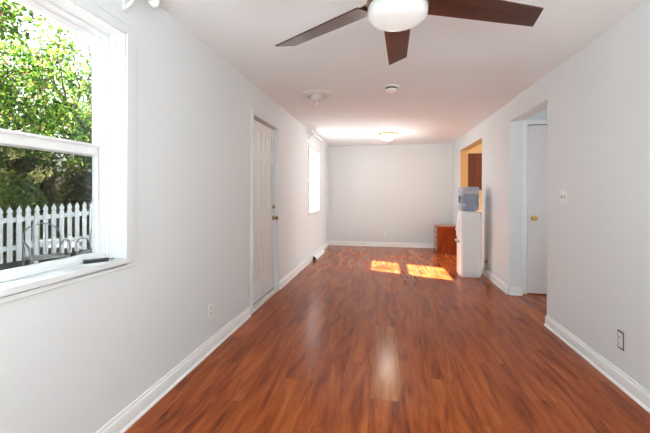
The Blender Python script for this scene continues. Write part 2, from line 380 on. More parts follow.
def casing(n, W_, ws, wb, wt, label, bottom=True):
    y0, y1, z0, z1 = W_; b = MB()
    x0 = XL + 0.0005
    def fr(x1, a, c, d):      # outer reach on the sides, bottom, top
        lo = z0 - c if bottom else z0
        b.box(x0, x1, y0 - a, y0, lo, z1 + d); b.box(x0, x1, y1, y1 + a, lo, z1 + d); b.box(x0, x1, y0, y1, z1, z1 + d)
        if bottom: b.box(x0, x1, y0, y1, z0 - c, z0)
    fr(XL + 0.009, ws, wb, wt); fr(XL + 0.015, ws * 0.55, wb * 0.55, wt * 0.55)
    return struct(b.build('trim_%d' % n, M['wall'], bevel=0.003), label, 'trim')
casing(2, WIN1, 0.078, 0.055, 0.052, 'white casing around the near window')
casing(3, WIN2, 0.05, 0.05, 0.05, 'white casing around the far window')
casing(4, DOORL, 0.058, 0.0, 0.058, 'white casing around the entry door', bottom=False)

# ------------------------------------------------------------------ doors
# entry door in the left wall: six raised panels
DY0, DY1, DZ0, DZ1 = DOORL[0] + 0.006, DOORL[1] - 0.006, 0.052, 2.085
dr = sempty('door_1', (XL - 0.03, (DY0 + DY1) / 2, 0), 'white six-panel entry door, closed, with antique brass knob and deadbolt', 'door')
def dl(b, name, m, par=None, bevel=0.0, smooth=None):
    b.v = [(p[0] - XL + 0.03, p[1] - (DY0 + DY1) / 2, p[2]) for p in b.v]; return b.build(name, m, par or dr, bevel=bevel, smooth=smooth)
xf = XL - 0.035; b = MB()
b.box(xf - 0.042, xf - 0.008, DY0, DY1, DZ0, DZ1)
W3 = DY1 - DY0; cols = [(DY0 + 0.115, DY0 + W3 / 2 - 0.05), (DY0 + W3 / 2 + 0.05, DY1 - 0.115)]
rows = [(0.27, 0.86), (1.03, 1.66), (1.77, 1.98)]
for a, c in ((DY0, cols[0][0]), (cols[0][1], cols[1][0]), (cols[1][1], DY1)): b.box(xf - 0.008, xf, a, c, DZ0, DZ1)
for a, c in cols:
    zz = [DZ0] + [q for r_ in rows for q in r_] + [DZ1]
    for i in range(0, len(zz), 2): b.box(xf - 0.008, xf, a, c, zz[i], zz[i + 1])
dl(MB().box(xf - 0.040, xf - 0.010, DY0, DY1, 0.0365, 0.0518), 'door_gap_shade', M['dark'])  # dark strip standing in for the gap's shade, stops light under the door
slab = dl(b, 'door_slab', M['door'], bevel=0.003)
for a, c in cols:
    for z0, z1 in rows: dl(MB().box(xf - 0.0078, xf - 0.001, a + 0.028, c - 0.028, z0 + 0.028, z1 - 0.028), 'door_panel', M['door'], slab, bevel=0.006)
kn = [(0.0, 0.0), (0.033, 0.0), (0.033, 0.006), (0.014, 0.010), (0.012, 0.030), (0.022, 0.038), (0.029, 0.050), (0.027, 0.062), (0.015, 0.069), (0.0, 0.070)]
dl(MB().lathe(kn, (xf, DY1 - 0.065, 0.955), 'x', 28), 'door_knob', M['bronze'], smooth=40)
dl(MB().lathe([(0, 0), (0.032, 0), (0.031, 0.010), (0.022, 0.016), (0.0, 0.017)], (xf, DY1 - 0.065, 1.10), 'x', 28).box(xf + 0.017, xf + 0.03, DY1 - 0.07, DY1 - 0.06, 1.085, 1.115), 'deadbolt', M['dull_brass'], smooth=40)
for z in (0.25, 1.05, 1.85): dl(MB().tube([(xf + 0.004, DY0 - 0.003, z - 0.045), (xf + 0.004, DY0 - 0.003, z + 0.045)], 0.005), 'hinge', M['door'])
# jamb and threshold
jb = MB(); g = 0.0008
jb.box(XL - 0.19, XL - 0.082, DOORL[0] + g, DOORL[0] + 0.02, 0, DOORL[3] - g); jb.box(XL - 0.19, XL - 0.082, DOORL[1] - 0.02, DOORL[1] - g, 0, DOORL[3] - g); jb.box(XL - 0.19, XL - 0.082, DOORL[0] + 0.02, DOORL[1] - 0.02, DOORL[3] - 0.03, DOORL[3] - g)
struct(jb.build('trim_5', M['door']), 'door stop of the entry door', 'trim')
struct(MB().box(XL - 0.19, XL + 0.012, DOORL[0] + g, DOORL[1] - g, 0.0, 0.036).build('trim_6', M['ivory'], bevel=0.004), 'pale threshold strip under the entry door', 'trim')

# flush door in the hall
YD = 4.77
hd = sempty('door_2', (1.78, YD, 0), 'plain flush white hall door with a round brass knob', 'door')
MB().box(0.002, 0.758, 0.004, 0.040, 0.012, 2.145).build('door_slab', M['hall_door'], hd, bevel=0.002)
MB().lathe([(0.0, 0.0), (0.031, 0.0), (0.031, -0.006), (0.013, -0.010), (0.012, -0.03), (0.024, -0.040), (0.029, -0.052), (0.024, -0.064), (0.0, -0.068)], (0.070, 0.004, 0.965), 'y', 28).build('door_knob', M['brass'], hd, smooth=40)
struct(MB().box(XK + 0.001, 1.774, YD - 0.012, 4.789, 0, 2.21).box(2.546, 2.62, YD - 0.012, 4.789, 0, 2.21).box(1.774, 2.546, YD - 0.012, 4.789, 2.154, 2.21).build('trim_7', M['trim'], bevel=0.003), 'white casing around the hall door', 'trim')

# ------------------------------------------------------------------ ceiling fan
FZ = 2.12
fan = thing('ceiling_fan', 'dark walnut ceiling fan with a round white opal light, hanging near the camera', 'ceiling fan', (0.048, 1.535, ZC))
FL = lambda z: z - ZC
MB().lathe([(0, FL(2.44) - 0.0005), (0.075, FL(2.44) - 0.0005), (0.072, FL(2.41)), (0.045, FL(2.385)), (0.014, FL(2.378)), (0.014, FL(2.26)), (0.0, FL(2.26))], n=40).build('canopy', M['silver'], fan, smooth=40)
MB().lathe([(0, FL(2.27)), (0.06, FL(2.268)), (0.125, FL(2.24)), (0.140, FL(2.205)), (0.140, FL(2.15)), (0.12, FL(2.125)), (0.0, FL(2.122))], n=48).build('motor_housing', M['silver'], fan, smooth=40)
MB().lathe([(0.0, FL(2.125)), (0.130, FL(2.12)), (0.135, FL(2.105)), (0.131, FL(2.086)), (0.0, FL(2.086))], n=48).build('light_ring', M['bronze'], fan, smooth=40)
MB().lathe([(0.126, FL(2.088)), (0.129, FL(2.075)), (0.129, FL(2.055)), (0.122, FL(2.038)), (0.10, FL(2.026)), (0.07, FL(2.020)), (0.03, FL(2.017)), (0.0001, FL(2.0165))], n=56).build('light_globe', M['globe'], fan, smooth=60)
fb_ = bpy.data.lights.new('fan_bulb', 'POINT'); fb_.energy = 4; fb_.color = (0.95, 0.98, 1.0); fb_.shadow_soft_size = 0.12
fo_ = bpy.data.objects.new('fan_bulb', fb_); COL.objects.link(fo_); fo_.parent = fan; fo_.location = (0, 0, FL(1.50))
for ang in (23.5, 88.0, 147.5, 206.0, 267.0, 326.0):
    a = math.radians(ang); pitch = math.radians(13)
    ax = Vector((math.cos(a), math.sin(a), 0)); ac = Vector((-math.sin(a), math.cos(a), 0))   # ac = counter-clockwise side
    acp = ac * math.cos(pitch) - Vector((0, 0, 1)) * math.sin(pitch); nn = ax.cross(acp)
    def P(r, w, t): return ax * r + acp * w + nn * t + Vector((0, 0, FL(FZ + 0.012)))
    outl = []
    for i in range(13):
        t = i / 12; r_ = 0.165 + (0.765 - 0.165) * t; outl.append((r_, 0.072 - 0.014 * t))
    for i in range(13):
        t = 1 - i / 12; r_ = 0.165 + (0.715 - 0.165) * t; outl.append((r_, -(0.072 - 0.014 * t)))
    n = len(outl); vs = [P(r_, w, 0.004) for r_, w in outl] + [P(r_, w, -0.004) for r_, w in outl]
    fs = [tuple(range(n)), tuple(range(2 * n - 1, n - 1, -1))] + [(i, i + n, (i + 1) % n + n, (i + 1) % n) for i in range(n)]
    # mesh laid out along local X so that the grain runs along the blade
    mb = MB(); R = Matrix.Rotation(-a, 4, 'Z'); mb.add([R @ v for v in vs], fs)
    bo = mb.build('blade', M['blade'], fan, bevel=0.0015); bo.rotation_euler = (0, 0, a)
    ib = MB()
    def Q(r, w, t): return R @ P(r, w, t)
    for (r0, r1, w0, w1) in ((0.125, 0.235, 0.022, 0.035),):
        vs = [Q(r0, -w0, 0.014), Q(r1, -w1, 0.0045), Q(r1, w1, 0.0045), Q(r0, w0, 0.014), Q(r0, -w0, 0.020), Q(r1, -w1, 0.0085), Q(r1, w1, 0.0085), Q(r0, w0, 0.020)]
        ib.add(vs, [(0, 3, 2, 1), (4, 5, 6, 7), (0, 1, 5, 4), (1, 2, 6, 5), (2, 3, 7, 6), (3, 0, 4, 7)])
    io_ = ib.build('blade_bracket', M['bronze'], fan, bevel=0.001); io_.rotation_euler = (0, 0, a)

# ------------------------------------------------------------------ other ceiling fixtures
fl = thing('flush_light', 'lit frosted glass flush light with a brass rim at the far end of the ceiling', 'ceiling light', (0.04, 6.80, ZC))
MB().lathe([(0, -0.0005), (0.175, -0.0005), (0.180, -0.010), (0.176, -0.026), (0.160, -0.034), (0.0, -0.034)], n=48).build('rim', M['brass'], fl, smooth=40)
MB().lathe([(0.158, -0.034), (0.155, -0.05), (0.135, -0.085), (0.10, -0.115), (0.05, -0.135), (0.0001, -0.140)], n=48).build('glass_bowl', M['bowl'], fl, smooth=60)
lp = bpy.data.lights.new('flush_bulb', 'POINT'); lp.energy = 6.5; lp.color = (1, 0.97, 0.92); lp.shadow_soft_size = 0.12
lo_ = bpy.data.objects.new('flush_bulb', lp); COL.objects.link(lo_); lo_.parent = fl; lo_.location = (0, 0, -0.36)
MB().lathe([(0, -0.139), (0.012, -0.140), (0.014, -0.147), (0.007, -0.152), (0.009, -0.160), (0.0001, -0.168)], n=20).build('finial', M['brass'], fl, smooth=50)

df = thing('ceiling_fixture', 'round pale ceiling fixture with a clear glass bowl and a small finial', 'ceiling light', (-0.80, 3.98, ZC))
MB().lathe([(0, -0.0005), (0.175, -0.0005), (0.178, -0.008), (0.165, -0.016), (0.120, -0.022), (0.118, -0.026), (0, -0.026)], n=56).build('base_plate', M['ivory'], df, smooth=40)
MB().lathe([(0, -0.026), (0.085, -0.026), (0.080, -0.044), (0.0, -0.046)], n=40).build('socket_pan', M['silver'], df, smooth=40)
MB().lathe([(0.112, -0.024), (0.112, -0.036), (0.094, -0.054), (0.06, -0.068), (0.02, -0.078), (0.0001, -0.080)], n=48).build('glass_bowl', glass_mat('clear_fixture_glass', (0.93, 0.92, 0.90), 0.08, 1.5, opaque=(0.72, 0.70, 0.67), op=0.45), df, smooth=60)
MB().lathe([(0, -0.079), (0.012, -0.081), (0.014, -0.088), (0.006, -0.095), (0.007, -0.112), (0.013, -0.122), (0.011, -0.134), (0.0001, -0.146)], n=20).build('finial', M['ivory'], df, smooth=50)

sd = thing('smoke_detector', 'small round white smoke detector on the ceiling in front of the lit flush light', 'smoke detector', (0.055, 3.84, ZC))
MB().lathe([(0, -0.0005), (0.092, -0.0005), (0.092, -0.008), (0.085, -0.012), (0, -0.012)], n=44).build('base_plate', M['plastic'], sd, smooth=40)
MB().lathe([(0, -0.012), (0.064, -0.012), (0.060, -0.028), (0, -0.028)], n=40).build('vent_gap', M['dark'], sd, smooth=40)
MB().lathe([(0, -0.028), (0.062, -0.028), (0.060, -0.042), (0.048, -0.050), (0.0001, -0.052)], n=44).build('cover', M['plastic'], sd, smooth=40)

# ------------------------------------------------------------------ curtain rods
def rod(y0, y1, z, brk, label, off=0.075):
    r = thing('curtain_rod', label, 'curtain rod', (XL, (y0 + y1) / 2, z), 0, 'white curtain rods above the windows')
    h_ = (y1 - y0) / 2
    MB().tube([(off, -h_, 0), (off, h_, 0)], 0.011, 16).build('pole', M['trim'], r, smooth=40)
    for s in (-1, 1): MB().sphere((off, s * (h_ + 0.024), 0), 0.030).build('finial', M['trim'], r, smooth=60)
    for yb in brk:
        q = yb - (y0 + y1) / 2
        MB().box(0.0005, 0.008, q - 0.016, q + 0.016, -0.118, -0.030).tube([(0.006, q, -0.098), (off * 0.5, q, -0.075), (off, q, -0.013)], 0.009, 10).box(off - 0.016, off + 0.016, q - 0.010, q + 0.010, -0.020, -0.0115).build('rod_bracket', M['trim'], r, bevel=0.002)
    return r
rod(0.45, 1.765, 2.375, (0.58, 1.65), 'white curtain rod with ball ends above the near window')
rod(6.02, 7.60, 2.375, (6.12, 7.40), 'white curtain rod above the small far window, close under the ceiling', off=0.09)

# little blind bracket at the top of the near window's right jamb
bb = thing('blind_bracket', 'tiny white blind bracket at the top of the near window jamb', 'bracket', (XL - 0.057, WIN1[1], 2.095))
MB().box(-0.018, 0.018, -0.004, -0.0005, -0.035, 0.030).build('mounting_plate', M['vinyl'], bb, bevel=0.001)
MB().box(-0.016, 0.016, -0.026, -0.004, -0.034, -0.028).box(0.012, 0.016, -0.026, -0.004, -0.028, 0.006).build('bracket_arm', M['ivory'], bb, bevel=0.001)

# dark gadget on the sill
gd = thing('pocket_tool', 'small black and silver folding tool lying on the near window sill', 'tool', (XL - 0.056, 1.532, WIN1[2] + 0.0005), math.radians(-38))
MB().prism([(-0.016, 0.004), (-0.012, 0.0), (0.012, 0.0), (0.016, 0.004), (0.016, 0.012), (0.010, 0.017), (-0.010, 0.017), (-0.016, 0.012)], 'y', -0.058, 0.050).build('casing', M['black'], gd, bevel=0.003)
MB().box(-0.010, 0.010, -0.050, 0.020, 0.0172, 0.0205).build('metal_plate', M['silver'], gd, bevel=0.002)
MB().tube([(0.0, 0.050, 0.010), (0.012, 0.064, 0.010), (0.0, 0.074, 0.010)], 0.003).build('lanyard_loop', M['black'], gd)

# ------------------------------------------------------------------ outlets and switches; local frame: face looks along +X
def plate(name, label, cat, loc, rotz, kind, group=None):
    r = thing(name, label, cat, loc, rotz, group)
    e = 0.0004
    if kind == 'outlet' or kind == 'bare':
        if kind == 'outlet': MB().box(e, 0.0055, -0.036, 0.036, -0.058, 0.058).build('cover_plate', M['plastic'], r, bevel=0.003)
        else:
            MB().box(e, 0.002, -0.031, 0.031, -0.060, 0.060).build('box_opening', M['dark'], r)
            MB().box(0.002, 0.005, -0.024, 0.024, -0.050, 0.050).build('mounting_strap', M['ivory'], r, bevel=0.001)
        for z in (-0.02, 0.02):
            u = MB().lathe([(0, 0.004), (0.0165, 0.004), (0.0165, 0.0085 if kind == 'outlet' else 0.011), (0.0001, 0.0085 if kind == 'outlet' else 0.011)], (0, 0, z), 'x', 24).build('receptacle', M['ivory'], r, smooth=40)
            xx = 0.0086 if kind == 'outlet' else 0.0111
            MB().box(xx, xx + 0.0006, -0.0075, -0.0052, z - 0.001, z + 0.008).box(xx, xx + 0.0006, 0.0052, 0.0075, z - 0.001, z + 0.008).box(xx, xx + 0.0006, -0.0025, 0.0025, z - 0.0105, z - 0.0055).build('socket_slots', M['dark'], u)
    elif kind == 'blank':
        MB().box(e, 0.0055, -0.036, 0.036, -0.058, 0.058).build('cover_plate', M['plastic'], r, bevel=0.003)
        MB().lathe([(0, 0.0055), (0.004, 0.0055), (0.003, 0.007), (0.0001, 0.0072)], (0, 0, 0.03), 'x', 14).build('screw', M['ivory'], r)
    else:
        n = 2 if kind == 'double' else 1; hw = 0.058 if n == 2 else 0.036
        MB().box(e, 0.0055, -hw, hw, -0.058, 0.058).build('cover_plate', M['plastic'], r, bevel=0.003)
        for i in range(n):
            y = (i - (n - 1) / 2) * 0.046
            MB().box(0.0056, 0.0062, y - 0.006, y + 0.006, -0.013, 0.013).build('toggle_slot', M['gray'], r)
            MB().prism([(0.006, -0.004), (0.018, 0.004), (0.018, 0.009), (0.006, 0.008)], 'y', y - 0.004, y + 0.004).build('toggle', M['ivory'], r)
    return r
plate('wall_outlet', 'white outlet low on the left wall between the near window and the entry door', 'outlet', (XL, 2.58, 0.325), 0, 'outlet')
plate('wall_outlet', 'outlet missing its cover plate, low on the right wall near the camera', 'outlet', (XR, 2.60, 0.305), PI, 'bare')
plate('wall_outlet', 'white outlet plate low on the left wall beyond the entry door', 'outlet', (XL, 5.28, 0.30), 0, 'blank')
plate('wall_outlet', 'white outlet plate low on the far wall, next to the left corner', 'outlet', (-0.86, YB, 0.30), -PI / 2, 'outlet')
plate('wall_outlet', 'white outlet plate low on the far wall, left of its middle', 'outlet', (-0.04, YB, 0.29), -PI / 2, 'outlet')
plate('light_switch', 'double white light switch on the right wall beside the hall opening', 'light switch', (XR, 3.35, 1.25), PI, 'double')
plate('light_switch', 'single white light switch on the left wall beside the entry door', 'light switch', (XL, 4.50, 1.29), 0, 'single')
plate('wall_outlet', 'outlet behind the water cooler holding its black plug', 'outlet', (XR, 5.62, 0.26), PI, 'outlet')

# ------------------------------------------------------------------ baseboard register on the left wall
rg = thing('baseboard_register', 'long white baseboard register with a dark open end under the far window', 'register', (XL + 0.0265, 6.9, 0))
MB().prism([(0.0, 0.001), (0.080, 0.001), (0.080, 0.03), (0.03, 0.078), (0.0, 0.078)], 'y', -0.44, 0.44).build('housing', M['trim'], rg, bevel=0.003)
MB().prism([(0.004, 0.004), (0.060, 0.004), (0.060, 0.028), (0.026, 0.062), (0.004, 0.062)], 'y', -0.465, -0.4405).build('open_end', M['black'], rg, bevel=0.003)

# ------------------------------------------------------------------ dresser
CX0, CX1, CY0, CY1, CH = 1.080, 1.500, 7.66, 8.12, 0.585
dn = thing('nightstand', 'small cherry wood nightstand with drawers standing in the far right corner', 'nightstand', ((CX0 + CX1) / 2, (CY0 + CY1) / 2, 0))
hx, hy_ = (CX1 - CX0) / 2, (CY1 - CY0) / 2
MB().box(-hx + 0.012, hx, -hy_ + 0.008, hy_ - 0.008, 0.045, CH - 0.022).build('body', M['cherry'], dn, bevel=0.003)
MB().box(-hx + 0.004, hx, -hy_ + 0.002, hy_ - 0.002, 0.0, 0.045).build('plinth', M['cherry'], dn, bevel=0.004)
MB().box(-hx - 0.006, hx + 0.004, -hy_ - 0.004, hy_ + 0.004, CH - 0.022, CH).build('top', M['cherry_top_sheen'], dn, bevel=0.006)
for i in range(4):
    z0 = 0.058 + i * 0.125
    d = MB().box(-hx - 0.002, -hx + 0.0118, -hy_ + 0.02, hy_ - 0.02, z0, z0 + 0.112).build('drawer', M['cherry_top_sheen'], dn, bevel=0.004)
    zc = z0 + 0.06
    hb_ = MB()
    for s in (-1, 1): hb_.lathe([(0, 0.0), (0.026, 0.0), (0.024, -0.005), (0.008, -0.008), (0.008, -0.022), (0.0001, -0.024)], (-hx - 0.0022, s * 0.10, zc), 'x', 18)
    hb_.tube([(-hx - 0.02, -0.10, zc), (-hx - 0.028, -0.07, zc - 0.022), (-hx - 0.030, 0.0, zc - 0.032), (-hx - 0.028, 0.07, zc - 0.022), (-hx - 0.02, 0.10, zc)], 0.009, 10)
    hb_.build('drawer_pull', M['silver'], d, smooth=40)

# ------------------------------------------------------------------ water cooler
KX0, KX1, KY0, KY1, KH = 1.115, 1.437, 5.55, 5.87, 0.985
wc = thing('water_cooler', 'tall white floor-standing water cooler against the right wall by the kitchen opening', 'water cooler', ((KX0 + KX1) / 2, (KY0 + KY1) / 2, 0))
def cooler_outline(inset=0.0, n=8):
    """plan outline: bowed front (-X) and rounded corners"""
    w = (KX1 - KX0) / 2 - inset; d = (KY1 - KY0) / 2 - inset; r = 0.045; pts = []
    for (cx, cy, a0) in ((w - 0.02, d - 0.02, 0), (-w + r + 0.012, d - r, 90), (-w + r + 0.012, -d + r, 180), (w - 0.02, -d + 0.02, 270)):
        rr = 0.02 if cx > 0 else r
        for i in range(n + 1):
            a = math.radians(a0 + 90 * i / n); pts.append((cx + rr * math.cos(a), cy + rr * math.sin(a)))
        if a0 == 90:
            for t in (0.25, 0.5, 0.75): pts.append((-w + 0.012 - 0.012 * math.sin(PI * t), (d - r) * (1 - 2 * t)))
    return pts
def loft(levels):
    b = MB(); n = len(levels[0][0]); vs = []
    for pts, z in levels: vs += [(p[0], p[1], z) for p in pts]
    fs = [tuple(range(n - 1, -1, -1)), tuple((len(levels) - 1) * n + i for i in range(n))]
    for k in range(len(levels) - 1):
        for i in range(n): fs.append((k * n + i, k * n + (i + 1) % n, (k + 1) * n + (i + 1) % n, (k + 1) * n + i))
    return b.add(vs, fs)
loft([(cooler_outline(0.012), 0.0), (cooler_outline(0.012), 0.02), (cooler_outline(0.0), 0.028), (cooler_outline(0.0), 0.93), (cooler_outline(0.004), 0.96), (cooler_outline(0.02), 0.978), (cooler_outline(0.05), KH)]).build('body', M['cooler'], wc, smooth=35)
kw = (KX1 - KX0) / 2
MB().box(-kw - 0.001, -kw + 0.02, -0.10, 0.10, 0.60, 0.88).build('dispenser_panel', M['cooler'], wc, bevel=0.006)
for s in (-1, 1): MB().tube([(-kw - 0.001, s * 0.05, 0.735), (-kw - 0.013, s * 0.05, 0.730), (-kw - 0.016, s * 0.05, 0.70)], 0.010, 12).build('tap', M['plastic'], wc, smooth=40)
MB().box(-kw - 0.022, -kw + 0.006, -0.11, 0.11, 0.520, 0.552).build('drip_tray', M['tray'], wc, bevel=0.006)
MB().lathe([(0, KH - 0.004), (0.135, KH - 0.004), (0.13, KH + 0.012), (0.10, KH + 0.02), (0.06, KH + 0.02), (0.0001, KH + 0.004)], n=40).build('bottle_collar', M['cooler'], wc, smooth=40)

# jug, upside down on the cooler: rounded-square body with two ribs
jx, jy, jz = (KX0 + KX1) / 2 + 0.002, (KY0 + KY1) / 2, KH + 0.021
jg = thing('water_jug', 'clear blue water jug standing upside down on the white cooler', 'water jug', (jx, jy, jz))
def sq(rad, n=40, p=5.0):
    o = []
    for i in range(n):
        a = 2 * PI * i / n; c, s = math.cos(a), math.sin(a); k = (abs(c) ** p + abs(s) ** p) ** (-1 / p); o.append((rad * k * c, rad * k * s))
    return o
def circ(rad, n=40): return [(rad * math.cos(2 * PI * i / n), rad * math.sin(2 * PI * i / n)) for i in range(n)]
loft([(circ(0.055), 0.0), (sq(0.12, p=3), 0.012), (sq(0.134), 0.04), (sq(0.139), 0.07), (sq(0.139), 0.14), (sq(0.130), 0.155), (sq(0.130), 0.175), (sq(0.139), 0.19), (sq(0.139), 0.265), (sq(0.132), 0.275), (sq(0.132), 0.29), (sq(0.139), 0.30), (sq(0.137), 0.345), (sq(0.135), 0.368), (sq(0.10), 0.374)]).build('jug_wall', M['jug'], jg, smooth=40)
loft([(circ(0.05), 0.006), (sq(0.11, p=3), 0.018), (sq(0.122), 0.045), (sq(0.122), 0.20), (sq(0.120), 0.262)]).build('water', M['water'], jg, smooth=40)
MB().tube([(-0.128, -0.05, 0.13), (-0.148, -0.05, 0.145), (-0.150, -0.05, 0.225), (-0.128, -0.05, 0.24)], 0.009, 12).build('handle', M['black'], jg, smooth=40)

# power cord
pcd = MB().tube([(KX1 - 0.0, 5.70, 0.10), (KX1 + 0.03, 5.68, 0.06), (KX1 + 0.045, 5.66, 0.09), (KX1 + 0.05, 5.64, 0.16), (XR - 0.05, 5.62, 0.235), (XR - 0.030, 5.62, 0.242)], 0.004, 8)
pc = thing('power_cord', 'black power cord and plug running from the cooler to the right wall', 'cord', (XR, 5.62, 0.24))
pcd.v = [(p[0] - XR, p[1] - 5.62, p[2] - 0.24) for p in pcd.v]
pcd.build('cable', M['black'], pc, smooth=40)
MB().box(-0.034, -0.0105, -0.013, 0.013, -0.014, 0.016).build('plug', M['black'], pc, bevel=0.003)

# ------------------------------------------------------------------ kitchen seen through the opening
def cabinet(name, label, x0, x1, y0, y1, z0, z1, knobz, group):
    r = thing(name, label, 'cabinet', ((x0 + x1) / 2, (y0 + y1) / 2, z0), 0, group)
    w, d, h = (x1 - x0) / 2, (y1 - y0) / 2, z1 - z0
    MB().box(-w, w, -d + 0.02, d, 0, h).build('body', M['cabinet'], r, bevel=0.002)
    q = MB().box(-w + 0.012, w - 0.012, -d + 0.004, -d + 0.0198, 0.012, h - 0.012)
    a = 0.06
    q.box(-w + 0.012, -w + 0.012 + a, -d - 0.004, -d + 0.004, 0.012, h - 0.012); q.box(w - 0.012 - a, w - 0.012, -d - 0.004, -d + 0.004, 0.012, h - 0.012)
    q.box(-w + 0.012 + a, w - 0.012 - a, -d - 0.004, -d + 0.004, 0.012, 0.012 + a); q.box(-w + 0.012 + a, w - 0.012 - a, -d - 0.004, -d + 0.004, h - 0.012 - a, h - 0.012)
    dd = q.build('cabinet_door', M['cabinet'], r, bevel=0.003)
    MB().lathe([(0, 0), (0.008, 0), (0.007, -0.012), (0.014, -0.018), (0.012, -0.027), (0.0001, -0.029)], (w - 0.045, -d - 0.0042, knobz), 'y', 18).build('knob', M['bronze'], dd, smooth=40)
    return r
cabinet('wall_cabinet', 'dark red-brown kitchen wall cabinet seen above the water jug', XK + 0.012, 2.13, 7.80, 8.138, 1.36, 2.135, 0.06, None)
cabinet('base_cabinet', 'red-brown kitchen base cabinet behind the water cooler', XK + 0.012, 2.13, 7.55 + 0.03, 8.138, 0.0, 0.87, 0.80, None)
struct(MB().box(XK + 0.005, 2.6, 7.80, 8.1395, 2.137, ZC - 0.001).build('trim_8', M['tan']), 'tan soffit above the kitchen cabinets', 'trim')
tag(MB().box(XK + 0.008, 2.15, 7.54, 8.139, 0.8705, 0.91).build('worktop', M['counter'], bevel=0.004), 'beige kitchen worktop behind the water cooler', 'worktop')

# ------------------------------------------------------------------ outdoors
struct(MB().box(-40, XL - TL - 0.001, -25, 40, -0.30, -0.10).build('ground', M['gravel']), 'grey gravel yard outside the window', 'ground')
# picket fence along A-B
A = Vector((-7.30, 3.57, 0.0)); B = Vector((-5.35, 7.55, 0.0))
A = Vector((-6.605, 4.93, 0)); Bq = Vector((-5.974, 6.26, 0)); dv = (Bq - A).normalized(); LN = 9.0
rise = 0.06
pf = thing('picket_fence', 'white picket fence with pointed tops across the yard outside the near window', 'fence', (A.x, A.y, 0), math.atan2(dv.y, dv.x))
SPC = 0.128; k0, k1 = -24, 42
prof = lambda: [(-0.038, 0.0), (0.038, 0.0), (0.038, 0.835), (0.022, 0.850), (0.040, 0.885), (0.036, 0.920), (0.018, 0.950), (0.0, 0.99), (-0.018, 0.950), (-0.036, 0.920), (-0.040, 0.885), (-0.022, 0.850), (-0.038, 0.835)]
pm = None
for k in range(k0, k1 + 1):
    u = k * SPC; zz = 0.03 + rise * u
    if pm is None:
        p0 = MB().prism(prof(), 'y', -0.010, 0.010).build('picket', M['picket'], pf, bevel=0.002); pm = p0
    else:
        p0 = pm.copy(); COL.objects.link(p0); p0.parent = pf
    p0.location = (u, 0, zz)
for z in (0.20, 0.70):
    x0, x1 = k0 * SPC - 0.05, k1 * SPC + 0.05
    vs = []
    for x in (x0, x1):
        for y, dz in ((0.011, 0), (0.048, 0), (0.048, 0.085), (0.011, 0.085)): vs.append((x, y, z + 0.03 + rise * x + dz))
    MB().add(vs, [(0, 1, 2, 3), (7, 6, 5, 4), (0, 4, 5, 1), (1, 5, 6, 2), (2, 6, 7, 3), (3, 7, 4, 0)]).build('rail', M['picket'], pf, bevel=0.003)
for k in range(k0, k1 + 1, 14):
    u = k * SPC; zz = rise * u
    MB().box(u - 0.036, u + 0.036, 0.049, 0.121, -0.15 + min(0, zz), 0.82 + zz).build('post', M['picket'], pf, bevel=0.004)

# iron garden chairs between the house and the fence
def garden_chair(loc, rz, label):
    r = thing('garden_chair', label, 'chair', loc, rz, 'iron garden chairs outside the near window')
    t = 0.011
    arch = [(-0.22, 0.20, 0.42)] + [(-0.23 * math.cos(PI * i / 12), 0.24 + 0.02 * math.sin(PI * i / 12), 0.70 + 0.20 * math.sin(PI * i / 12)) for i in range(13)] + [(0.22, 0.20, 0.42)]
    b = MB().tube(arch, t, 8)
    for x in (-0.12, -0.04, 0.04, 0.12): b.tube([(x, 0.20, 0.43), (x, 0.24, 0.72 + 0.2 * math.sqrt(max(0, 1 - (x / 0.23) ** 2)) - 0.02)], 0.006, 6)
    b.build('backrest', M['iron'], r, smooth=40)
    s = MB().tube([(-0.22, -0.20, 0.42), (0.22, -0.20, 0.42), (0.22, 0.20, 0.42), (-0.22, 0.20, 0.42), (-0.22, -0.20, 0.42)], t, 8)
    for i in range(9): y = -0.18 + i * 0.045; s.box(-0.22, 0.22, y - 0.008, y + 0.008, 0.418, 0.424)
    s.build('seat', M['iron'], r)
    for sx in (-1, 1):
        MB().tube([(sx * 0.22, 0.20, 0.55), (sx * 0.25, 0.12, 0.64), (sx * 0.25, -0.10, 0.64), (sx * 0.24, -0.19, 0.58), (sx * 0.22, -0.20, 0.42)], t, 8).build('armrest', M['iron'], r, smooth=40)
        for sy in (-1, 1): MB().tube([(sx * 0.22, sy * 0.20, 0.42), (sx * 0.25, sy * 0.24, 0.0)], t, 8).build('leg', M['iron'], r, smooth=40)
    return r
garden_chair((-4.98, 4.35, -0.0995), math.radians(62), 'iron garden chair with an arched back, left one in front of the fence')
garden_chair((-4.55, 4.85, -0.0995), math.radians(20), 'iron garden chair with an arched back, right one in front of the fence')

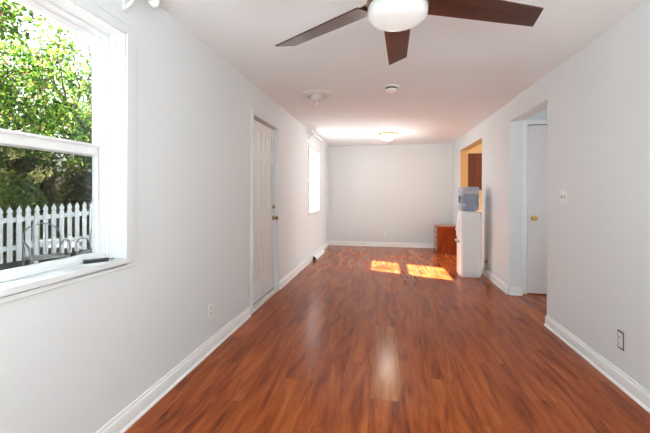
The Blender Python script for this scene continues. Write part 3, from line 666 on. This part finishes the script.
def leaves(n, blobs, size, shell=0.55, clumps=0):
    """n loose bent leaves spread over ellipsoid blobs (centre, radii)"""
    vs = []; fs = []; wts = [b[1][0] * b[1][1] * b[1][2] for b in blobs]
    if clumps:      # gather the leaves on twigs: many small tufts spread through the crown
        tufts = []
        for c, rad in random.choices(blobs, weights=wts, k=clumps):
            d = Vector((random.gauss(0, 1), random.gauss(0, 1), random.gauss(0, 1))).normalized() * random.uniform(0.35, 1.0); q = random.uniform(0.16, 0.36)
            tufts.append(((c[0] + d.x * rad[0], c[1] + d.y * rad[1], c[2] + d.z * rad[2]), (q * 1.2, q * 1.2, q * 0.75)))
        blobs = tufts; wts = [b[1][0] ** 2 for b in blobs]; shell = 0.2
    for c, rad in random.choices(blobs, weights=wts, k=n):
        while True:
            d = Vector((random.uniform(-1, 1), random.uniform(-1, 1), random.uniform(-1, 1)))
            if 0.05 < d.length < 1: break
        d = d.normalized() * (shell + (1 - shell) * random.random()) if random.random() < 0.75 else d
        p = Vector((c[0] + d.x * rad[0], c[1] + d.y * rad[1], c[2] + d.z * rad[2]))
        a = Vector((random.gauss(0, 1), random.gauss(0, 1), random.gauss(0, 1) - 0.3)).normalized()
        b_ = a.cross(Vector((random.gauss(0, 1), random.gauss(0, 1), random.gauss(0, 1)))).normalized(); nrm = a.cross(b_)
        s = size * random.uniform(0.6, 1.25); o = len(vs)
        vs += [p, p + a * s * 0.45 + b_ * s * 0.30 + nrm * s * 0.06, p + a * s, p + a * s * 0.45 - b_ * s * 0.30 + nrm * s * 0.06]
        fs += [(o, o + 1, o + 2), (o, o + 2, o + 3)]
    m = MB(); m.v = [tuple(v) for v in vs]; m.f = fs; return m
def raw(mb, name, m, parent):
    me = bpy.data.meshes.new(name); me.from_pydata(mb.v, [], mb.f); me.materials.append(m)
    o = bpy.data.objects.new(name, me); COL.objects.link(o); o.parent = parent; return o

def branchy(b, p, d, r, depth):
    pts = [p]; rs = [r]; L = 0.55 + 0.22 * depth
    for i in range(4):
        d = (d + Vector((random.gauss(0, 0.16), random.gauss(0, 0.16), random.gauss(0, 0.10)))).normalized()
        p = p + d * L / 4; pts.append(p); rs.append(r * (1 - 0.09 * (i + 1)))
    b.tube(pts, rs, 7)
    if depth > 0:
        for i in range(3 if depth > 1 else 2):
            nd = (d + Vector((random.gauss(0, 0.6), random.gauss(0, 0.6), random.uniform(-0.15, 0.45)))).normalized()
            branchy(b, p, nd, r * 0.58, depth - 1)
def tree(label, loc, trunk_h, blobs, n, size, m, lean, group=None):
    r = thing('leafy_tree', label, 'tree', loc, 0, group)
    b = MB(); b.tube([(0, 0, 0), (0.03, 0.02, trunk_h * 0.5), (0, 0, trunk_h)], [0.16, 0.13, 0.12], 10)
    for i in range(5):
        a = lean + (i - 2) * 0.62; branchy(b, Vector((0, 0, trunk_h - 0.05)), Vector((math.cos(a) * 0.8, math.sin(a) * 0.8, 0.45 + 0.12 * (i % 3))).normalized(), 0.075, 3)
    b.build('trunk', M['bark'], r, smooth=60)
    raw(leaves(n, blobs, size, clumps=620), 'foliage', m, r); return r
tb_ = [((0.0, 0.0, 3.3), (1.7, 1.9, 1.3)), ((0.9, -0.9, 2.7), (1.2, 1.3, 0.9)), ((0.6, 1.1, 2.8), (1.3, 1.2, 0.9)), ((-1.0, -0.6, 3.0), (1.3, 1.3, 1.0)), ((0.2, -1.6, 3.1), (1.2, 1.2, 1.1)), ((0.4, 0.4, 4.0), (0.9, 0.9, 0.6))]
tb_ += [((0.95, -3.0, 5.0), (1.6, 1.7, 1.3)), ((1.6, -2.6, 4.2), (1.3, 1.3, 1.0)), ((0.8, -4.2, 5.3), (1.4, 1.3, 1.2)), ((0.3, -1.6, 4.3), (1.2, 1.2, 0.9))]
tb_ = [((c[0] - 0.85, c[1] - 1.8, c[2]), q) for c, q in tb_]
tb_.append(((0.1, -1.75, 4.65), (0.95, 0.95, 0.65)))
tree('leafy green tree with sunlit lime leaves above the picket fence', (-6.7, 8.15, -0.1), 1.9, tb_, 36000, 0.09, M['leaf'], math.atan2(-1.8, -0.85))

def bush(label, loc, r3, n, size, m, group, name='hedge_shrub'):
    o = thing(name, label, 'shrub', loc, 0, group)
    b = MB()
    for i in range(5):
        a = 2 * PI * i / 5; b.tube([(0.05 * math.cos(a), 0.05 * math.sin(a), 0), (0.4 * r3[0] * math.cos(a), 0.4 * r3[1] * math.sin(a), r3[2] * 1.2)], [0.03, 0.012], 6)
    b.build('stems', M['bark'], o)
    bl_ = [((0, 0, r3[2]), r3)]
    for i in range(6):
        a = 2 * PI * i / 6 + random.random(); bl_.append(((math.cos(a) * r3[0] * 0.6, math.sin(a) * r3[1] * 0.6, r3[2] * random.uniform(0.7, 1.5)), (r3[0] * 0.5, r3[1] * 0.5, r3[2] * 0.45)))
    raw(leaves(n, bl_, size, 0.7), 'foliage', m, o); return o
nv = Vector((-dv.y, dv.x, 0))
places = ['leftmost of the hedge row', 'second from the left in the hedge row', 'in the middle of the hedge row', 'second from the right in the hedge row', 'rightmost of the hedge row', 'at the far right end of the hedge row']
for i in range(6):
    p = A + dv * (-3.5 + i * 2.08) + nv * (2.9 + random.uniform(-0.2, 0.2))
    bush('dark olive shrub behind the picket fence, ' + places[i], (p.x, p.y, -0.1), (0.97, 0.97, 1.35 + random.uniform(-0.1, 0.1)), 8000, 0.14, M['hedge'], 'olive shrubs behind the fence')
bk = MB(); n_ = 30; vs = []; fs = []
for i in range(n_ + 1):
    u = -14 + i * 1.1
    for j, (w, z) in enumerate(((4.4, -0.12), (5.2, 0.35), (6.4, 1.3), (8.0, 2.3), (10.0, 3.0), (14.0, 3.4))):
        q = A + dv * u + nv * (w + 0.25 * math.sin(u * 1.3 + j)); vs.append((q.x, q.y, z + 0.12 * math.sin(u * 0.9 + 2 * j) * (j > 0)))
for i in range(n_):
    for j in range(5): fs.append((i * 6 + j, i * 6 + j + 1, (i + 1) * 6 + j + 1, (i + 1) * 6 + j))
struct(bk.add(vs, fs).build('bank', mat('leaf_litter_bank', (0.065, 0.058, 0.028), 0.95, bump=(6, 1.0), vary=(3.5, 0.55)), smooth=60), 'wooded brown-green bank rising behind the fence', 'bank')
# cream-flowered shrub over the fence at the left
p = Vector((-7.42, 5.78, 0))
hy2 = bush('shrub with pale yellow flower heads behind the fence, left of the window view', (p.x, p.y, -0.1), (0.55, 0.55, 0.95), 1500, 0.09, M['stemleaf'], None, 'flowering_shrub')
for i in range(9):
    a = random.uniform(0, 2 * PI); q = (0.5 * math.cos(a), 0.5 * math.sin(a), random.uniform(1.25, 2.25))
    raw(leaves(170, [(q, (0.15, 0.15, 0.13))], 0.05, 0.8), 'flower_head', M['bloom'], hy2)
